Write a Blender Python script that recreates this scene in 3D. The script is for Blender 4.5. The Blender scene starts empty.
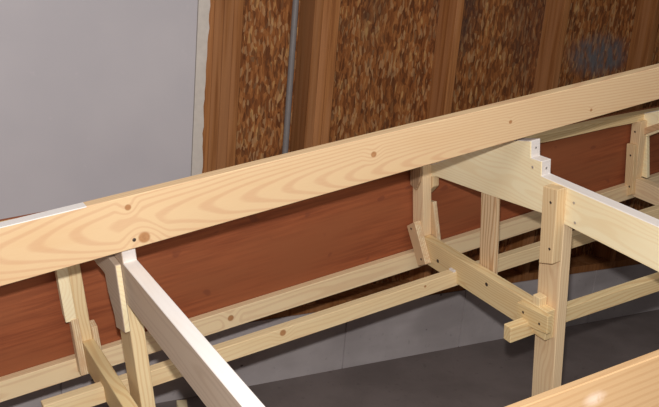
import bpy, bmesh, math, random
from mathutils import Matrix, Vector
random.seed(4)
C = bpy.context.scene.collection
SC = bpy.context.scene

# ------------------------------------------------------------------ camera, light, exposure
# world axes: X along the back wall, Y towards the wall, Z up, floor at z = 0
H = 1.85
RW = ((0.8677156, -0.0708938, 0.4919793), (-0.4901194, -0.2868670, 0.8230980), (0.0827801, -0.9553436, -0.2836654))
cam_d = bpy.data.cameras.new('camera'); cam = bpy.data.objects.new('camera', cam_d); C.objects.link(cam)
cam_d.sensor_fit = 'HORIZONTAL'; cam_d.sensor_width = 36.0; cam_d.lens = 900.0 / 659.0 * 36.0
cam_d.clip_start = 0.02
right = Vector((RW[0][0], RW[1][0], RW[2][0])); up = -Vector((RW[0][1], RW[1][1], RW[2][1])); fwd = Vector((RW[0][2], RW[1][2], RW[2][2]))
m = Matrix((right, up, -fwd)).transposed().to_4x4(); m.translation = Vector((0, 0, H))
cam.matrix_world = m
SC.camera = cam

# the camera's flash, a hand's breadth above the lens
fl = bpy.data.lights.new('camera_flash', 'POINT'); fl.energy = 222; fl.shadow_soft_size = 0.022; fl.color = (1.0, 0.97, 0.95)
flo = bpy.data.objects.new('camera_flash', fl); C.objects.link(flo)
flo.location = Vector((0, 0, H)) + right * -0.01 + up * 0.14
# cool ceiling fixture above the cockpit
cl_d = bpy.data.lights.new('ceiling_lamp', 'AREA'); cl_d.shape = 'RECTANGLE'; cl_d.size = 2.4; cl_d.size_y = 1.2; cl_d.energy = 42; cl_d.color = (1.0, .98, .96)
clo = bpy.data.objects.new('ceiling_lamp', cl_d); C.objects.link(clo); clo.location = (.8, .6, 3.2)
# dim room light
w = bpy.data.worlds.new('room_light'); SC.world = w; w.use_nodes = True
w.node_tree.nodes['Background'].inputs[0].default_value = (1.0, 0.93, 0.92, 1); w.node_tree.nodes['Background'].inputs[1].default_value = 0.06
SC.view_settings.view_transform = 'Standard'; SC.view_settings.look = 'None'; SC.view_settings.gamma = 1; SC.view_settings.exposure = 0.0
SC.view_settings.use_curve_mapping = False

# ------------------------------------------------------------------ node helpers
class NT:
    def __init__(s, name):
        s.m = bpy.data.materials.new(name); s.m.use_nodes = True
        s.t = s.m.node_tree; s.b = s.t.nodes['Principled BSDF']
    def n(s, typ, ins=None, **kw):
        d = s.t.nodes.new(typ)
        for k, v in kw.items(): setattr(d, k, v)
        for k, v in (ins or {}).items(): s.set(d, k, v)
        return d
    def set(s, d, k, v):
        i = d.inputs[k]
        if hasattr(v, 'is_linked'): s.t.links.new(v, i)
        else: i.default_value = v
    def math(s, op, a, b=0.0, c=None):
        d = s.n('ShaderNodeMath', operation=op); s.set(d, 0, a); s.set(d, 1, b)
        if c is not None: s.set(d, 2, c)
        return d.outputs[0]
    def maprange(s, v, a, b, c=0.0, d=1.0):
        n = s.n('ShaderNodeMapRange', interpolation_type='SMOOTHSTEP')
        for k, x in zip((0, 1, 2, 3, 4), (v, a, b, c, d)): s.set(n, k, x)
        return n.outputs[0]
    def mix(s, f, a, b, mode='MIX'):
        n = s.n('ShaderNodeMix', data_type='RGBA', blend_type=mode)
        s.set(n, 0, f); s.set(n, 6, a if hasattr(a, 'is_linked') else (*a, 1)); s.set(n, 7, b if hasattr(b, 'is_linked') else (*b, 1))
        return n.outputs[2]
    def scale(s, v, xyz, loc=(0, 0, 0)):
        n = s.n('ShaderNodeMapping'); s.set(n, 0, v); n.inputs[1].default_value = loc; n.inputs[3].default_value = xyz
        return n.outputs[0]
    def noise(s, v, sc, det=3.0, rough=0.55):
        n = s.n('ShaderNodeTexNoise', {'Vector': v, 'Scale': sc, 'Detail': det, 'Roughness': rough}); return n.outputs[0]
    def obj(s): return s.n('ShaderNodeTexCoord').outputs['Object']
    def rnd(s): return s.n('ShaderNodeObjectInfo').outputs['Random']
    def out(s, col, rough=0.6, bump=None, bstr=0.2, bdist=0.002, spec=0.3):
        s.set(s.b, 'Base Color', col); s.set(s.b, 'Roughness', rough); s.b.inputs['Specular IOR Level'].default_value = spec
        if bump is not None:
            bp = s.n('ShaderNodeBump', {'Height': bump, 'Strength': bstr, 'Distance': bdist}); s.set(s.b, 'Normal', bp.outputs[0])
        return s.m

def pine(name, axis, early=(.81, .63, .35), late=(.66, .42, .20), ring=.009, amt=.55, knots=(), seed=0.0, wobble=.03, smear=None):
    """sawn softwood, growth rings around a pith running along `axis`, optional knots (object coords + radius)"""
    t = NT(name); o = t.obj(); rn = t.rnd()
    off = t.n('ShaderNodeCombineXYZ', {0: t.math('MULTIPLY', rn, 17.3), 1: t.math('MULTIPLY', rn, 5.1), 2: t.math('MULTIPLY', rn, 9.7)}).outputs[0]
    jit = t.n('ShaderNodeVectorMath', operation='ADD'); t.set(jit, 0, o); t.set(jit, 1, off); p = jit.outputs[0]
    ax = 'XYZ'.index(axis); ca, cb = [i for i in range(3) if i != ax]
    sep = t.n('ShaderNodeSeparateXYZ'); t.set(sep, 0, o)
    st = [4.0] * 3; st[ax] = 1.1
    nz1 = t.noise(t.scale(p, tuple(st), (seed, seed * 2, 0)), 1.6, 2.0)
    nz2 = t.noise(t.scale(p, tuple(st), (3 + seed, 7, 1)), 1.3, 2.0)
    a = t.math('ADD', sep.outputs[ca], t.math('MULTIPLY_ADD', t.math('SUBTRACT', nz1, .5), wobble * 3, t.math('MULTIPLY_ADD', rn, .05, .015)))
    b = t.math('ADD', sep.outputs[cb], t.math('MULTIPLY_ADD', t.math('SUBTRACT', nz2, .5), wobble * 3, t.math('MULTIPLY_ADD', rn, -.05, .055)))
    r = t.math('SQRT', t.math('ADD', t.math('MULTIPLY', a, a), t.math('MULTIPLY', b, b)))
    kmask = None
    for kx, ky, kz, kr in knots:
        dv = t.n('ShaderNodeVectorMath', operation='DISTANCE'); t.set(dv, 0, o); dv.inputs[1].default_value = (kx, ky, kz)
        d = dv.outputs['Value']
        r = t.math('ADD', r, t.math('MULTIPLY', t.maprange(d, kr * .5, kr * 4.5, 1, 0), kr * 1.1))
        mk = t.maprange(d, kr * .75, kr * 1.15, 1, 0)
        kmask = mk if kmask is None else t.math('MAXIMUM', kmask, mk)
    s_ = t.math('SINE', t.math('MULTIPLY', r, 2 * math.pi / ring))
    band = t.maprange(s_, -.1, 1.0, 0, 1)
    fs = [330.0] * 3; fs[ax] = 9.0
    fib = t.noise(t.scale(p, tuple(fs)), 1.0, 2.0)
    bl = [7.0] * 3; bl[ax] = 1.6
    blot = t.noise(t.scale(p, tuple(bl), (1, 2, 3)), 1.5, 3.0)
    f = t.math('MULTIPLY', band, t.math('MULTIPLY_ADD', blot, amt, amt * .5))
    f = t.math('ADD', f, t.math('MULTIPLY', t.math('SUBTRACT', fib, .5), .35))
    f = t.n('ShaderNodeClamp', {0: f}).outputs[0]
    col = t.mix(f, early, late)
    col = t.mix(t.maprange(blot, .45, .75, 0, .35), col, tuple(c * k for c, k in zip(early, (.92, .80, .66))))
    hv = t.n('ShaderNodeHueSaturation', {'Value': t.math('MULTIPLY_ADD', rn, .14, .92), 'Saturation': t.math('MULTIPLY_ADD', rn, -.15, 1.05), 'Color': col})
    col = hv.outputs[0]
    if kmask is not None:
        kn = t.noise(t.scale(o, (120, 120, 120)), 1.0)
        col = t.mix(kmask, col, t.mix(kn, (.33, .15, .06), (.55, .29, .13)))
    if smear:
        sx, sy, sz, sr = smear
        q = [1 / .022] * 3; q[ax] = 1 / sr
        dv = t.n('ShaderNodeVectorMath', operation='LENGTH')
        t.set(dv, 0, t.scale(o, tuple(q), (-sx * q[0], -sy * q[1], -sz * q[2])))
        mk = t.math('MULTIPLY', t.maprange(dv.outputs['Value'], .55, 1, 1, 0), t.maprange(t.noise(t.scale(o, (40, 40, 40)), 1.0), .35, .55))
        col = t.mix(mk, col, (.66, .53, .43))
    return t.out(col, .62, t.math('ADD', fib, t.math('MULTIPLY', band, .4)), .12, .001, .25)

PINE = {a: pine('pine_boards_' + a, a) for a in 'XYZ'}
WHITE = pine('whitish_edge_pine', 'Y', (.74, .685, .645), (.67, .60, .56), .012, .15, seed=9)
PALE = pine('pale_pine_board', 'Y', (.93, .80, .51), (.82, .61, .32), .012, .35, seed=4)
PINK = {a: pine('pinkish_pine_' + a, a, (.80, .60, .35), (.65, .40, .21), .008, .5, seed=2) for a in 'XYZ'}
STRONG = pine('wide_grained_pine', 'Z', (.74, .54, .32), (.50, .29, .14), .013, .95, seed=7)

def m_ply_edge():
    t = NT('plywood_gusset'); o = t.obj(); s = t.n('ShaderNodeSeparateXYZ'); t.set(s, 0, o)
    l = t.maprange(t.math('SINE', t.math('MULTIPLY', s.outputs[0], 2 * math.pi / .0065)), -.2, .4)
    fib = t.noise(t.scale(o, (60, 260, 12)), 1.0)
    col = t.mix(l, (.64, .45, .26), (.86, .73, .49)); col = t.mix(t.maprange(fib, .35, .65), col, (.66, .45, .26))
    return t.out(col, .65, fib, .1, .001)
PLY = m_ply_edge()

def m_lauan():
    t = NT('reddish_plywood'); o = t.obj()
    fib = t.noise(t.scale(o, (5, 90, 90)), 1.0, 4.0); big = t.noise(t.scale(o, (1.3, 4, 5)), 1.2, 3.0)
    s = t.n('ShaderNodeSeparateXYZ'); t.set(s, 0, o)
    col = t.mix(t.maprange(fib, .3, .7), (.335, .096, .037), (.225, .060, .024))
    col = t.mix(t.maprange(big, .35, .7), col, (.29, .092, .037))
    dots = t.noise(t.scale(o, (14, 22, 22)), 1.0, 1.0)
    col = t.mix(t.maprange(dots, .68, .76, 0, .5), col, (.16, .045, .025))
    return t.out(col, .55, fib, .06, .001, .3)
LAUAN = m_lauan()

def m_osb():
    t = NT('oriented_strand_board'); o = t.obj()
    nz = t.n('ShaderNodeTexNoise', {'Vector': t.scale(o, (9, 9, 9)), 'Scale': 1.0, 'Detail': 3.0})
    ad = t.n('ShaderNodeVectorMath', operation='MULTIPLY_ADD'); t.set(ad, 0, nz.outputs[1]); ad.inputs[1].default_value = (.03, .03, .05); t.set(ad, 2, o)
    p = ad.outputs[0]
    cols = []
    for rot, sc in ((.3, (95, 1, 20)), (-.75, (75, 1, 27)), (1.0, (105, 1, 32))):
        mp = t.n('ShaderNodeMapping'); t.set(mp, 0, p); mp.inputs[2].default_value = (0, rot, 0); mp.inputs[3].default_value = sc
        v = t.n('ShaderNodeTexVoronoi', {'Vector': mp.outputs[0], 'Scale': 1.0, 'Randomness': 1.0}); v.feature = 'F1'
        sp = t.n('ShaderNodeSeparateColor'); t.set(sp, 0, v.outputs['Color']); cols.append((sp.outputs[0], sp.outputs[1], v.outputs['Distance']))
    a = t.math('MULTIPLY_ADD', cols[0][0], .55, t.math('MULTIPLY', cols[1][0], .45))
    cr = t.n('ShaderNodeValToRGB'); t.set(cr, 0, a); e = cr.color_ramp.elements
    e[0].position = .12; e[0].color = (.13, .040, .010, 1); e[1].position = .95; e[1].color = (.55, .30, .11, 1)
    for pos, c in ((.35, (.225, .073, .019, 1)), (.55, (.32, .112, .029, 1)), (.76, (.41, .16, .048, 1))):
        k = e.new(pos); k.color = c
    col = t.mix(t.maprange(cols[2][0], .80, .86, 0, .6), cr.outputs[0], (.50, .285, .13))
    col = t.mix(t.maprange(cols[2][1], .78, .88, 0, .6), col, (.10, .036, .013))
    grain = t.noise(t.scale(o, (190, 50, 40)), 1.0, 3.0)
    col = t.mix(t.maprange(grain, .3, .7, 0, .35), col, (.10, .035, .012))
    # weathered patches: a grey-black one in the middle bay, a bluish one low on the right
    for (px, pz, rx, rz, c, k) in ((-.05, .15, .17, .42, (.050, .030, .025), .8), (.40, .10, .20, .5, (.07, .035, .025), .5), (.86, -.13, .26, .13, (.115, .120, .130), .9), (-.48, .2, .10, .4, (.07, .035, .02), .45)):
        mp = t.scale(p, (1 / rx, 0, 1 / rz), (-px / rx, 0, -pz / rz))
        ln = t.n('ShaderNodeVectorMath', operation='LENGTH'); t.set(ln, 0, mp)
        mk = t.math('MULTIPLY', t.maprange(ln.outputs['Value'], .35, 1.05, 1, 0), t.maprange(t.noise(t.scale(o, (30, 30, 14)), 1.0), .32, .62, .25, k))
        col = t.mix(mk, col, c)
    return t.out(col, .7, t.math('ADD', cols[0][2], a), .35, .003, .25)
OSB = m_osb()

def m_stud():
    t = NT('aged_stud_lumber'); o = t.obj(); rn = t.rnd()
    off = t.n('ShaderNodeCombineXYZ', {0: t.math('MULTIPLY', rn, 13.0), 1: rn, 2: t.math('MULTIPLY', rn, 7.0)}).outputs[0]
    jit = t.n('ShaderNodeVectorMath', operation='ADD'); t.set(jit, 0, o); t.set(jit, 1, off); p = jit.outputs[0]
    f = t.noise(t.scale(p, (110, 110, 4)), 1.0, 3.0); g = t.noise(t.scale(p, (28, 28, 1.2)), 1.0, 2.0)
    col = t.mix(t.maprange(f, .3, .7), (.34, .14, .045), (.23, .085, .026)); col = t.mix(t.maprange(g, .42, .62, 0, .7), col, (.39, .175, .072))
    hv = t.n('ShaderNodeHueSaturation', {'Value': t.math('MULTIPLY_ADD', rn, .3, .85), 'Color': col})
    return t.out(hv.outputs[0], .7, f, .15, .001, .2)
STUD = m_stud()

def m_drywall():
    t = NT('grey_drywall'); o = t.obj()
    n1 = t.noise(t.scale(o, (1.5, 1.5, 1.5)), 1.4, 3.0); n2 = t.noise(t.scale(o, (25, 25, 25)), 1.0, 4.0)
    col = t.mix(t.maprange(n1, .3, .7), (.50, .465, .475), (.46, .43, .445)); col = t.mix(t.maprange(n2, .63, .8, 0, .35), col, (.56, .50, .52))
    # a scuffed dent near the middle and faint rub marks
    sp = t.scale(o, (1 / .03, 0, 1 / .05), (-.345 / .03, 0, .03 / .05)); ln = t.n('ShaderNodeVectorMath', operation='LENGTH'); t.set(ln, 0, sp)
    mk = t.math('MULTIPLY', t.maprange(ln.outputs['Value'], .4, 1, 1, 0), t.maprange(n2, .45, .58))
    col = t.mix(t.math('MULTIPLY', mk, .8), col, (.22, .18, .19))
    return t.out(col, .85, n2, .04, .001, .15)
DRY = m_drywall()

def m_concrete(name, a, b, stain, joint=None, spots=0.0):
    t = NT(name); o = t.obj()
    n1 = t.noise(t.scale(o, (3, 3, 3)), 1.0, 5.0, .6); n2 = t.noise(t.scale(o, (40, 40, 40)), 1.0, 4.0); n3 = t.noise(t.scale(o, (1.2, 1.2, 4)), 1.3, 3.0)
    col = t.mix(t.maprange(n1, .3, .7), a, b); col = t.mix(t.maprange(n3, .5, .72, 0, .6), col, stain)
    col = t.mix(t.maprange(n2, .62, .72, 0, .35), col, tuple(x * .6 for x in b))
    if spots:
        v = t.n('ShaderNodeTexVoronoi', {'Vector': t.scale(o, (16, 1, 22)), 'Scale': 1.0})
        s = t.n('ShaderNodeSeparateColor'); t.set(s, 0, v.outputs['Color'])
        mk = t.math('MULTIPLY', t.maprange(v.outputs['Distance'], .10, .17, spots, 0), t.maprange(s.outputs[0], .72, .75))
        col = t.mix(mk, col, (.045, .04, .04))
    return t.out(col, .85, t.math('ADD', n2, n1), .2, .003, .2)
CONC = m_concrete('foundation_concrete', (.56, .51, .505), (.45, .405, .40), (.36, .32, .315), spots=.8)
FLOOR = m_concrete('garage_floor_concrete', (.24, .20, .188), (.185, .152, .142), (.145, .117, .109))

def flat(name, col, rough=.5, metal=0.0, ns=40):
    t = NT(name); n = t.noise(t.scale(t.obj(), (ns, ns, ns)), 1.0, 3.0)
    c = t.mix(n, tuple(x * .85 for x in col), tuple(min(1, x * 1.12) for x in col)); t.b.inputs['Metallic'].default_value = metal
    return t.out(c, rough)
PIPE = flat('grey_pvc_conduit', (.21, .19, .185), .5)
ZINC = flat('zinc_strap', (.30, .29, .28), .4, .7)
SCREW = flat('dark_screw_head', (.10, .07, .055), .45, .6, 300)
BRIGHT = flat('bright_screw_head', (.62, .58, .55), .35, .7, 300)
PAPER = flat('torn_drywall_paper', (.58, .52, .46), .9)

# ------------------------------------------------------------------ mesh helpers
def finish(bm, name, mat, parent=None, bevel=.0018, origin=None):
    bmesh.ops.remove_doubles(bm, verts=bm.verts, dist=1e-6)
    bmesh.ops.recalc_face_normals(bm, faces=bm.faces)
    if bevel:
        es = [e for e in bm.edges if len(e.link_faces) == 2 and e.calc_face_angle(0) > .5]
        bmesh.ops.bevel(bm, geom=es, offset=bevel, segments=1, affect='EDGES', clamp_overlap=True)
    me = bpy.data.meshes.new(name)
    xs = [v.co for v in bm.verts]
    c = Vector([(min(v[i] for v in xs) + max(v[i] for v in xs)) / 2 for i in range(3)]) if origin is None else Vector(origin)
    bmesh.ops.translate(bm, verts=bm.verts, vec=-c)
    bm.to_mesh(me); bm.free(); me.materials.append(mat)
    o = bpy.data.objects.new(name, me); C.objects.link(o)
    if parent is None: o.location = c
    else:
        o.parent = parent
        o.location = c - ABS.get(parent.name, Vector((0, 0, 0)))
    ABS[o.name] = c
    return o
ABS = {}       # absolute (boat-frame or world) origin of each linked part

def loft(sections, closed=True):
    bm = bmesh.new(); rows = [[bm.verts.new(p) for p in s] for s in sections]; n = len(rows[0])
    for a, b in zip(rows, rows[1:]):
        for i in range(n):
            j = (i + 1) % n
            bm.faces.new((a[i], a[j], b[j], b[i]))
    bm.faces.new(rows[0]); bm.faces.new(rows[-1][::-1])
    return bm
def box(x0, x1, y0, y1, z0, z1):
    return loft([[(x, y0, z0), (x, y1, z0), (x, y1, z1), (x, y0, z1)] for x in (x0, x1)])
def plate(poly, x0, x1):                      # polygon in (y, z), thickness along x
    return loft([[(x, y, z) for y, z in poly] for x in (x0, x1)])
def cyl(p, d, r, h, n=12):
    d = Vector(d).normalized(); a = d.orthogonal().normalized(); b = d.cross(a); p = Vector(p)
    return loft([[p + d * k + (a * math.cos(i * 2 * math.pi / n) + b * math.sin(i * 2 * math.pi / n)) * rr for i in range(n)] for k, rr in ((-.004, r), (h * .5, r), (h, r * .7))])
def tube(pts, r, n=14):
    secs = []
    for i, p in enumerate(pts):
        d = (Vector(pts[min(i + 1, len(pts) - 1)]) - Vector(pts[max(i - 1, 0)])).normalized()
        a = d.cross(Vector((0, 1, .01))).normalized(); b = d.cross(a)
        secs.append([Vector(p) + (a * math.cos(k * 2 * math.pi / n) + b * math.sin(k * 2 * math.pi / n)) * r for k in range(n)])
    return loft(secs)

def tag(o, label=None, cat=None, kind=None):
    if label: o['label'] = label
    if cat: o['category'] = cat
    if kind: o['kind'] = kind
    return o

# ------------------------------------------------------------------ setting: back wall, floor
YW = 3.086                                     # face of the foundation and of the studs
fl_bm = box(-4.0, 8.0, -2.5, YW + .15, -.12, 0)
tag(finish(fl_bm, 'floor', FLOOR, bevel=0), 'dark grey concrete garage floor below the boat frame', 'floor', 'structure')

osb = finish(box(1.15, 6.5, YW + .129, YW + .141, .295, 2.9), 'wall_back', OSB, bevel=0, origin=(2.55, YW + .129, 1.55))
tag(osb, 'unfinished back wall of brown strand board with exposed studs', 'wall', 'structure')
def grooved(x0, x1, y0, y1, z0, z1, joints):   # foundation with shallow form joints
    poly = [(x0, y1), (x0, y0)]
    for j in joints: poly += [(j - .0035, y0), (j - .002, y0 + .008), (j + .002, y0 + .008), (j + .0035, y0)]
    poly += [(x1, y0), (x1, y1)]
    return loft([[(x, y, z) for x, y in poly] for z in (z0, z1)])
finish(grooved(-3.5, 6.5, YW, YW + .14, 0, .295, (-.5, .74, 1.985, 2.64, 3.5, 4.7)), 'foundation', CONC, osb, bevel=0)
finish(box(-3.5, 6.5, YW + .004, YW + .129, .295, .333), 'sill_plate', STUD, osb)
for xr in (1.294, 1.332, 1.370, 1.408, 1.744, 1.782, 1.820, 2.424, 3.030, 3.63, 4.23, 4.83, 5.43):
    finish(box(xr - .0375, xr, YW + .004, YW + .1285, .333, 2.9), 'stud', STUD, osb)
# drywall sheet left of the studs, with a torn paper edge
dw = finish(box(-3.5, 1.222, YW - .0085, YW + .004, .30, 2.9), 'drywall_panel', DRY, osb, bevel=0, origin=(0, YW, 1.35))
bm = bmesh.new(); prev = None
zs = [.30 + i * .026 for i in range(101)]
L_, R_ = [], []
for i, z in enumerate(zs):
    e = 1.268 + .004 * math.sin(z * 9) + random.uniform(-.003, .003)
    L_.append([(1.226, YW - .0065, z), (e, YW - .004, z), (e, YW + .004, z), (1.226, YW + .004, z)])
tag(finish(loft(L_), 'torn_edge', PAPER, dw, bevel=0), 'torn pale edge of the drywall')

# conduit running up the wall beside the doubled stud
cx = 1.672; cy = YW + .1
cond = finish(tube([(cx, cy, .334), (cx, cy, .8), (cx, cy, 1.4), (cx, cy, 2.0), (cx, cy, 2.9)], .0125), 'electrical_conduit', PIPE, bevel=0)
tag(cond, 'grey electrical conduit running up the strand board wall beside the doubled stud', 'pipe')
for z in (1.75, .62):
    finish(box(cx - .03, cx + .03, cy - .016, cy + .0285, z - .012, z + .012), 'strap', ZINC, cond)

# ------------------------------------------------------------------ the boat: everything fastened together, bow raised
MT = Matrix(((0.9855937, -0.0166978, -0.1683037), (0.0091900, 0.9989316, -0.0452898), (0.1688803, 0.0430906, 0.9846942)))
O = Vector((1.2, 1.5, -1.60))                 # root, in boat axes measured from the camera
boat = bpy.data.objects.new('boat_hull', None); C.objects.link(boat)
mw = MT.to_4x4(); mw.translation = MT @ O + Vector((0, 0, H)); boat.matrix_world = mw
tag(boat, 'half-built wooden boat of pine frames, long side planks and reddish plywood sides', 'boat')
ABS['boat_hull'] = O
def part(bm, name, mat, parent=boat, label=None, bevel=.0018):
    o = finish(bm, name, mat, parent, bevel)
    if label: o['label'] = label
    return o
def floor_z(x, y):                            # boat-axis z of the garage floor under (x, y)
    return -(H + MT[2][0] * x + MT[2][1] * y) / MT[2][2]
def leg_bm(x0, x1, y0, y1, ztop):
    return loft([[(x0, y0, z(x0, y0)), (x1, y0, z(x1, y0)), (x1, y1, z(x1, y1)), (x0, y1, z(x0, y1))] for z in (lambda x, y: ztop, floor_z)])
def screws(parent, pts, d=(-1, 0, 0), mat=SCREW, r=.0045):
    for p in pts: finish(cyl(p, d, r, .0012), 'screw', mat, parent, bevel=0)

# --- hull side: plywood, chine log, sheer clamp
SHEER = [(-.7, -1.000), (.32, -1.033), (.61, -1.050), (1.2, -1.100), (1.76, -1.155), (2.39, -1.190), (2.70, -1.200), (3.01, -1.218), (3.7, -1.245)]
def sheer(x):
    for (a, za), (b, zb) in zip(SHEER, SHEER[1:]):
        if x <= b: return za + (zb - za) * (x - a) / (b - a)
    return SHEER[-1][1]
xs = [-.7 + i * .1 for i in range(45)]
part(loft([[(x, 2.520, -1.601), (x, 2.529, -1.601), (x, 2.529, sheer(x)), (x, 2.520, sheer(x))] for x in xs]), 'side_panel', LAUAN, label='reddish brown plywood side panel', bevel=0)
CHN = pine('chine_pine', 'X', (.81, .62, .35), (.65, .40, .20), .009, .45, knots=[(-.525, -.0175, .004, .0115), (1.02, -.0175, 0, .008)], wobble=.012, seed=5)
part(loft([[(x, 2.484, -1.597), (x, 2.5195, -1.597), (x, 2.5195, -1.531), (x, 2.484, -1.527)] for x in (-.7, .5, 1.7, 2.8, 3.7)]), 'chine_log', CHN)
part(loft([[(x, 2.482, sheer(x) - .037), (x, 2.5195, sheer(x) - .037), (x, 2.5195, sheer(x) - .001), (x, 2.482, sheer(x) - .003)] for x in xs]), 'sheer_clamp', PINE['X'])

# --- long planks standing on the frames along the cockpit
def plankA(x):
    y = 2.0845 - .084 * x
    f = (x - .257) / 2.002
    return y, -.863 + f * .079, -1.012 + f * .120
secs = []
for x in (-.9, .25, .46, .9, 1.6, 2.26, 3.3):
    y, zt, zb = plankA(x); secs.append([(x, y, zb), (x, y + .034, zb), (x, y + .034, zt), (x, y, zt)])
xc = 1.2; yc, ztc, zbc = 0, 0, 0
b_ = loft(secs)
lo = [min(v.co[i] for v in b_.verts) for i in range(3)]; hi = [max(v.co[i] for v in b_.verts) for i in range(3)]
cA = [(a + b) / 2 for a, b in zip(lo, hi)]
def onA(u):                                   # knot at station x and fraction f up the face
    x, f, r = u; y, zt, zb = plankA(x); return (x - cA[0], y - cA[1], zb + (zt - zb) * f - cA[2], r)
PLK = pine('long_plank_pine', 'X', (.70, .48, .25), (.58, .31, .155), .0085, .5, wobble=.008, knots=[onA(k) for k in ((.558, .80, .0085), (.588, .16, .0155), (1.245, .60, .009), (1.70, .52, .006), (2.0, .25, .005))], seed=1.3)
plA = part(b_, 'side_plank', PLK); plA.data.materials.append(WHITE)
for f in plA.data.polygons:                   # top edge, whitish material towards the left end
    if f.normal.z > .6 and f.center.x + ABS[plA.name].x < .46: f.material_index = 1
screws(plA, [(.562, plankA(.562)[0], -.970)], (0, -1, 0), SCREW, .005)
# near plank
secs = []
for x in (.0, .8, 1.6, 2.4, 3.2):
    y = .867 - .06 * (x - .85); secs.append([(x, y - .062, -.990), (x, y - .043, -.994), (x, y, -.848), (x, y - .019, -.844)])
PLN = pine('near_plank_pine', 'X', (.44, .285, .15), (.35, .20, .095), .012, .4, wobble=.01, seed=3.1, smear=(-.668, .059, .041, .045))
part(loft(secs), 'side_plank', PLN, label='near side plank with a pale scuff')

# --- stringers along the bottom
def stringer(pts, mat, w=.034, h=.055):
    return part(loft([[(x, y, z - h), (x, y + w, z - h), (x, y + w, z), (x, y, z)] for x, y, z in pts]), 'stringer', mat)
STR = pine('stringer_pine', 'X', (.81, .63, .36), (.67, .43, .22), .009, .4, knots=[(-.743, .003, .0125, .0115), (-.19, .0, .012, .006)], wobble=.012, seed=6)
stringer([(.298, 2.262, -1.510), (1.0, 2.252, -1.510), (1.75, 2.243, -1.510), (3.3, 2.200, -1.510)], STR)
stringer([(1.655, 1.850, -1.510), (1.9, 1.845, -1.510), (2.3, 1.820, -1.510), (3.4, 1.775, -1.510)], PINE['X'])

# --- frame at the left
SHADEP = pine('shade_grey_pine', 'Y', (.60, .47, .35), (.47, .34, .24), .010, .4, wobble=.015, seed=8)  # grey stands for shade on the left frame's side faces, put into the colour
x = .53
def dh(poly, x0, name, mat, label=None):      # upper edges and step faces of the deck beams get a whitish material
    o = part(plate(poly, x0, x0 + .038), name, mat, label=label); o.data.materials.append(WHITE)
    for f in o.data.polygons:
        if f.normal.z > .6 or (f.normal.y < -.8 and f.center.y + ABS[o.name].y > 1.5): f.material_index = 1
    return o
bA = dh([(.80, -1.036), (2.058, -1.036), (2.058, -.985), (2.20, -1.000), (2.482, -1.062), (2.482, -1.165), (2.30, -1.160), (2.10, -1.165), (.80, -1.165)], x, 'deck_beam', SHADEP)
part(leg_bm(x, x + .040, 2.090, 2.197, -1.166), 'leg', PINE['Z'])
part(leg_bm(x, x + .038, .93, 1.02, -1.166), 'leg', PINE['Z'])
sa = part(plate([(2.075, -1.045), (2.25, -1.045), (2.285, -1.128), (2.20, -1.120), (2.195, -1.175), (2.165, -1.235), (2.165, -1.275), (2.08, -1.250)], x - .0165, x - .0005), 'scab', SHADEP, label='scab board with a ragged edge, side shade coloured grey')
sa.data.materials.append(PALE)
for f in sa.data.polygons:
    if f.normal.y < -.8: f.material_index = 1  # edge facing the flash coloured pale against the shade-grey sides
part(plate([(1.98, -1.457), (2.482, -1.457), (2.482, -1.562), (1.98, -1.562)], .472, .508), 'floor_timber', PINE['Y'])
part(box(.468, .504, 2.450, 2.512, -1.4575, -1.115), 'side_upright', PINE['Z'])
part(plate([(2.450, -1.11), (2.4815, -1.11), (2.4815, -1.36), (2.450, -1.378)], .434, .4675), 'cleat', PALE, label='pale short cleat beside the upright')
part(plate([(2.484, -1.38), (2.447, -1.372), (2.440, -1.568), (2.484, -1.575)], .449, .4715), 'gusset', PLY)
part(plate([(2.484, -1.41), (2.447, -1.416), (2.440, -1.535), (2.484, -1.545)], .5045, .524), 'gusset', PLY)

# --- frame in the middle
DARKP = pine('brown_knotty_pine', 'Z', (.46, .30, .17), (.27, .15, .07), .007, .8, wobble=.05, seed=11)
x = 1.78
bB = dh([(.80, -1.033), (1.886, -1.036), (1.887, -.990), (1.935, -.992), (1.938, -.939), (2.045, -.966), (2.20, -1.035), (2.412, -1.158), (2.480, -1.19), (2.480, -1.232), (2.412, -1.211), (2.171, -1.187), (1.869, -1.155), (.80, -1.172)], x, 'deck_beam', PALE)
screws(bB, [(x, 2.235, -1.065), (x, 1.745, -1.075), (x, 1.735, -1.135), (x, 1.925, -1.02)], mat=BRIGHT)
screws(bB, [(x + .019, 1.886, -1.015), (x + .02, 1.937, -.965)], (0, -1, 0), BRIGHT, .004)
part(leg_bm(x, x + .038, 1.779, 1.875, -1.156), 'leg', PINK['Z'])
part(leg_bm(x, x + .038, .93, 1.02, -1.173), 'leg', PINE['Z'])
sc = part(plate([(1.776, -1.036), (1.838, -1.044), (1.838, -1.300), (1.780, -1.280)], x - .036, x - .0005), 'scab', PINK['Z'], label='short scab board screwed over the joint of beam and leg')
screws(sc, [(x - .036, 1.802, -1.085), (x - .036, 1.795, -1.235)])
part(box(x + .002, x + .022, 2.092, 2.168, -1.555, -1.165), 'post', STRONG, label='upright post with strong grain under the deck beam')
fm = part(plate([(1.79, -1.452), (2.482, -1.452), (2.482, -1.556), (1.79, -1.556)], x - .036, x - .0005), 'floor_timber', PINE['Y'])
screws(fm, [(x - .036, 2.355, -1.513), (x - .036, 2.08, -1.485)], mat=SCREW, r=.007)
cl = part(plate([(1.765, -1.449), (1.905, -1.464), (1.905, -1.535), (1.765, -1.513)], x - .055, x - .0365), 'cleat', PINE['Y'], label='small cleat with two screws at the foot of the leg')
screws(cl, [(x - .055, 1.875, -1.487), (x - .055, 1.800, -1.492)])
part(box(x - .048, x - .0365, 2.246, 2.274, -1.513, -1.503), 'shim', WHITE, label='whitish chip at the stringer joint')
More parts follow.
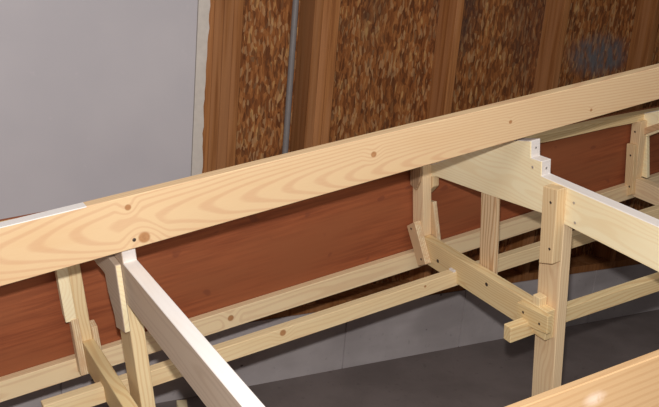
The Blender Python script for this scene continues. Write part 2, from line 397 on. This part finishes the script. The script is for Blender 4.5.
part(box(x - .034, x - .004, 1.825, 1.858, -1.46, -1.421), 'shim', PINE['Z'])
part(box(x - .036, x + .002, 2.447, 2.512, -1.4525, -1.17), 'side_upright', PINK['Z'])
part(plate([(2.512, -1.185), (2.447, -1.172), (2.455, -1.235), (2.478, -1.275), (2.512, -1.262)], x - .047, x - .0365), 'cleat', DARKP, label='knotty dark offcut at the head of the upright')
part(plate([(2.440, -1.13), (2.478, -1.15), (2.478, -1.30), (2.440, -1.26)], x + .003, x + .03), 'cleat', PINK['Z'])
gs = part(plate([(2.512, -1.425), (2.462, -1.390), (2.392, -1.535), (2.440, -1.562)], x - .064, x - .0365), 'gusset', PLY)
screws(gs, [(x - .064, 2.483, -1.425), (x - .064, 2.42, -1.525)])
part(plate([(2.484, -1.33), (2.44, -1.32), (2.40, -1.53), (2.46, -1.55)], x + .0025, x + .021), 'gusset', PLY)

ORNG = pine('orange_tinted_pine', 'Y', (.60, .36, .18), (.45, .24, .10), .009, .5, wobble=.02, seed=12)
# --- frame towards the bow, at the right edge of the view
x = 2.90
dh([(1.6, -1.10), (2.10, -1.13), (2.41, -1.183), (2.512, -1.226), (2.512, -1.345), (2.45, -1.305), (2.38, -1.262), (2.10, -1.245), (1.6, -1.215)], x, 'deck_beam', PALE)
part(leg_bm(x, x + .038, 1.62, 1.71, -1.22), 'leg', PINE['Z'])
ff = part(plate([(1.60, -1.495), (2.482, -1.495), (2.482, -1.577), (1.60, -1.577)], x - .036, x - .0005), 'floor_timber', PINK['Y'])
ur = part(box(x - .036, x + .002, 2.462, 2.512, -1.4955, -1.24), 'side_upright', PINK['Z'])
screws(ur, [(x - .036, 2.475, -1.37), (x - .036, 2.49, -1.29)])
g3 = part(plate([(2.512, -1.345), (2.470, -1.34), (2.455, -1.56), (2.50, -1.588)], x - .055, x - .0365), 'gusset', PINK['Z'])
screws(g3, [(x - .055, 2.475, -1.53), (x - .055, 2.485, -1.39)])
part(plate([(2.510, -1.30), (2.462, -1.29), (2.435, -1.492), (2.468, -1.494)], x + .002, x + .020), 'post', PALE)
part(plate([(2.515, -1.300), (2.36, -1.212), (2.36, -1.240), (2.45, -1.293), (2.515, -1.335)], x - .012, x - .0005), 'gusset', ORNG, label='thin orange tinted gusset below the deck beam')

# ------------------------------------------------------------------ offcut on the floor by the wall
sb = loft([[(1.165, 2.965, 0.0), (1.205, 2.955, 0.0), (1.225, 3.03, 0.0), (1.185, 3.04, 0.0)], [(1.168, 2.968, .02), (1.203, 2.958, .02), (1.225, 3.03, .026), (1.185, 3.04, .026)]])
tag(finish(sb, 'wood_offcut', PALE), 'small pale wood offcut lying on the dark floor at the foot of the wall', 'wood scrap')
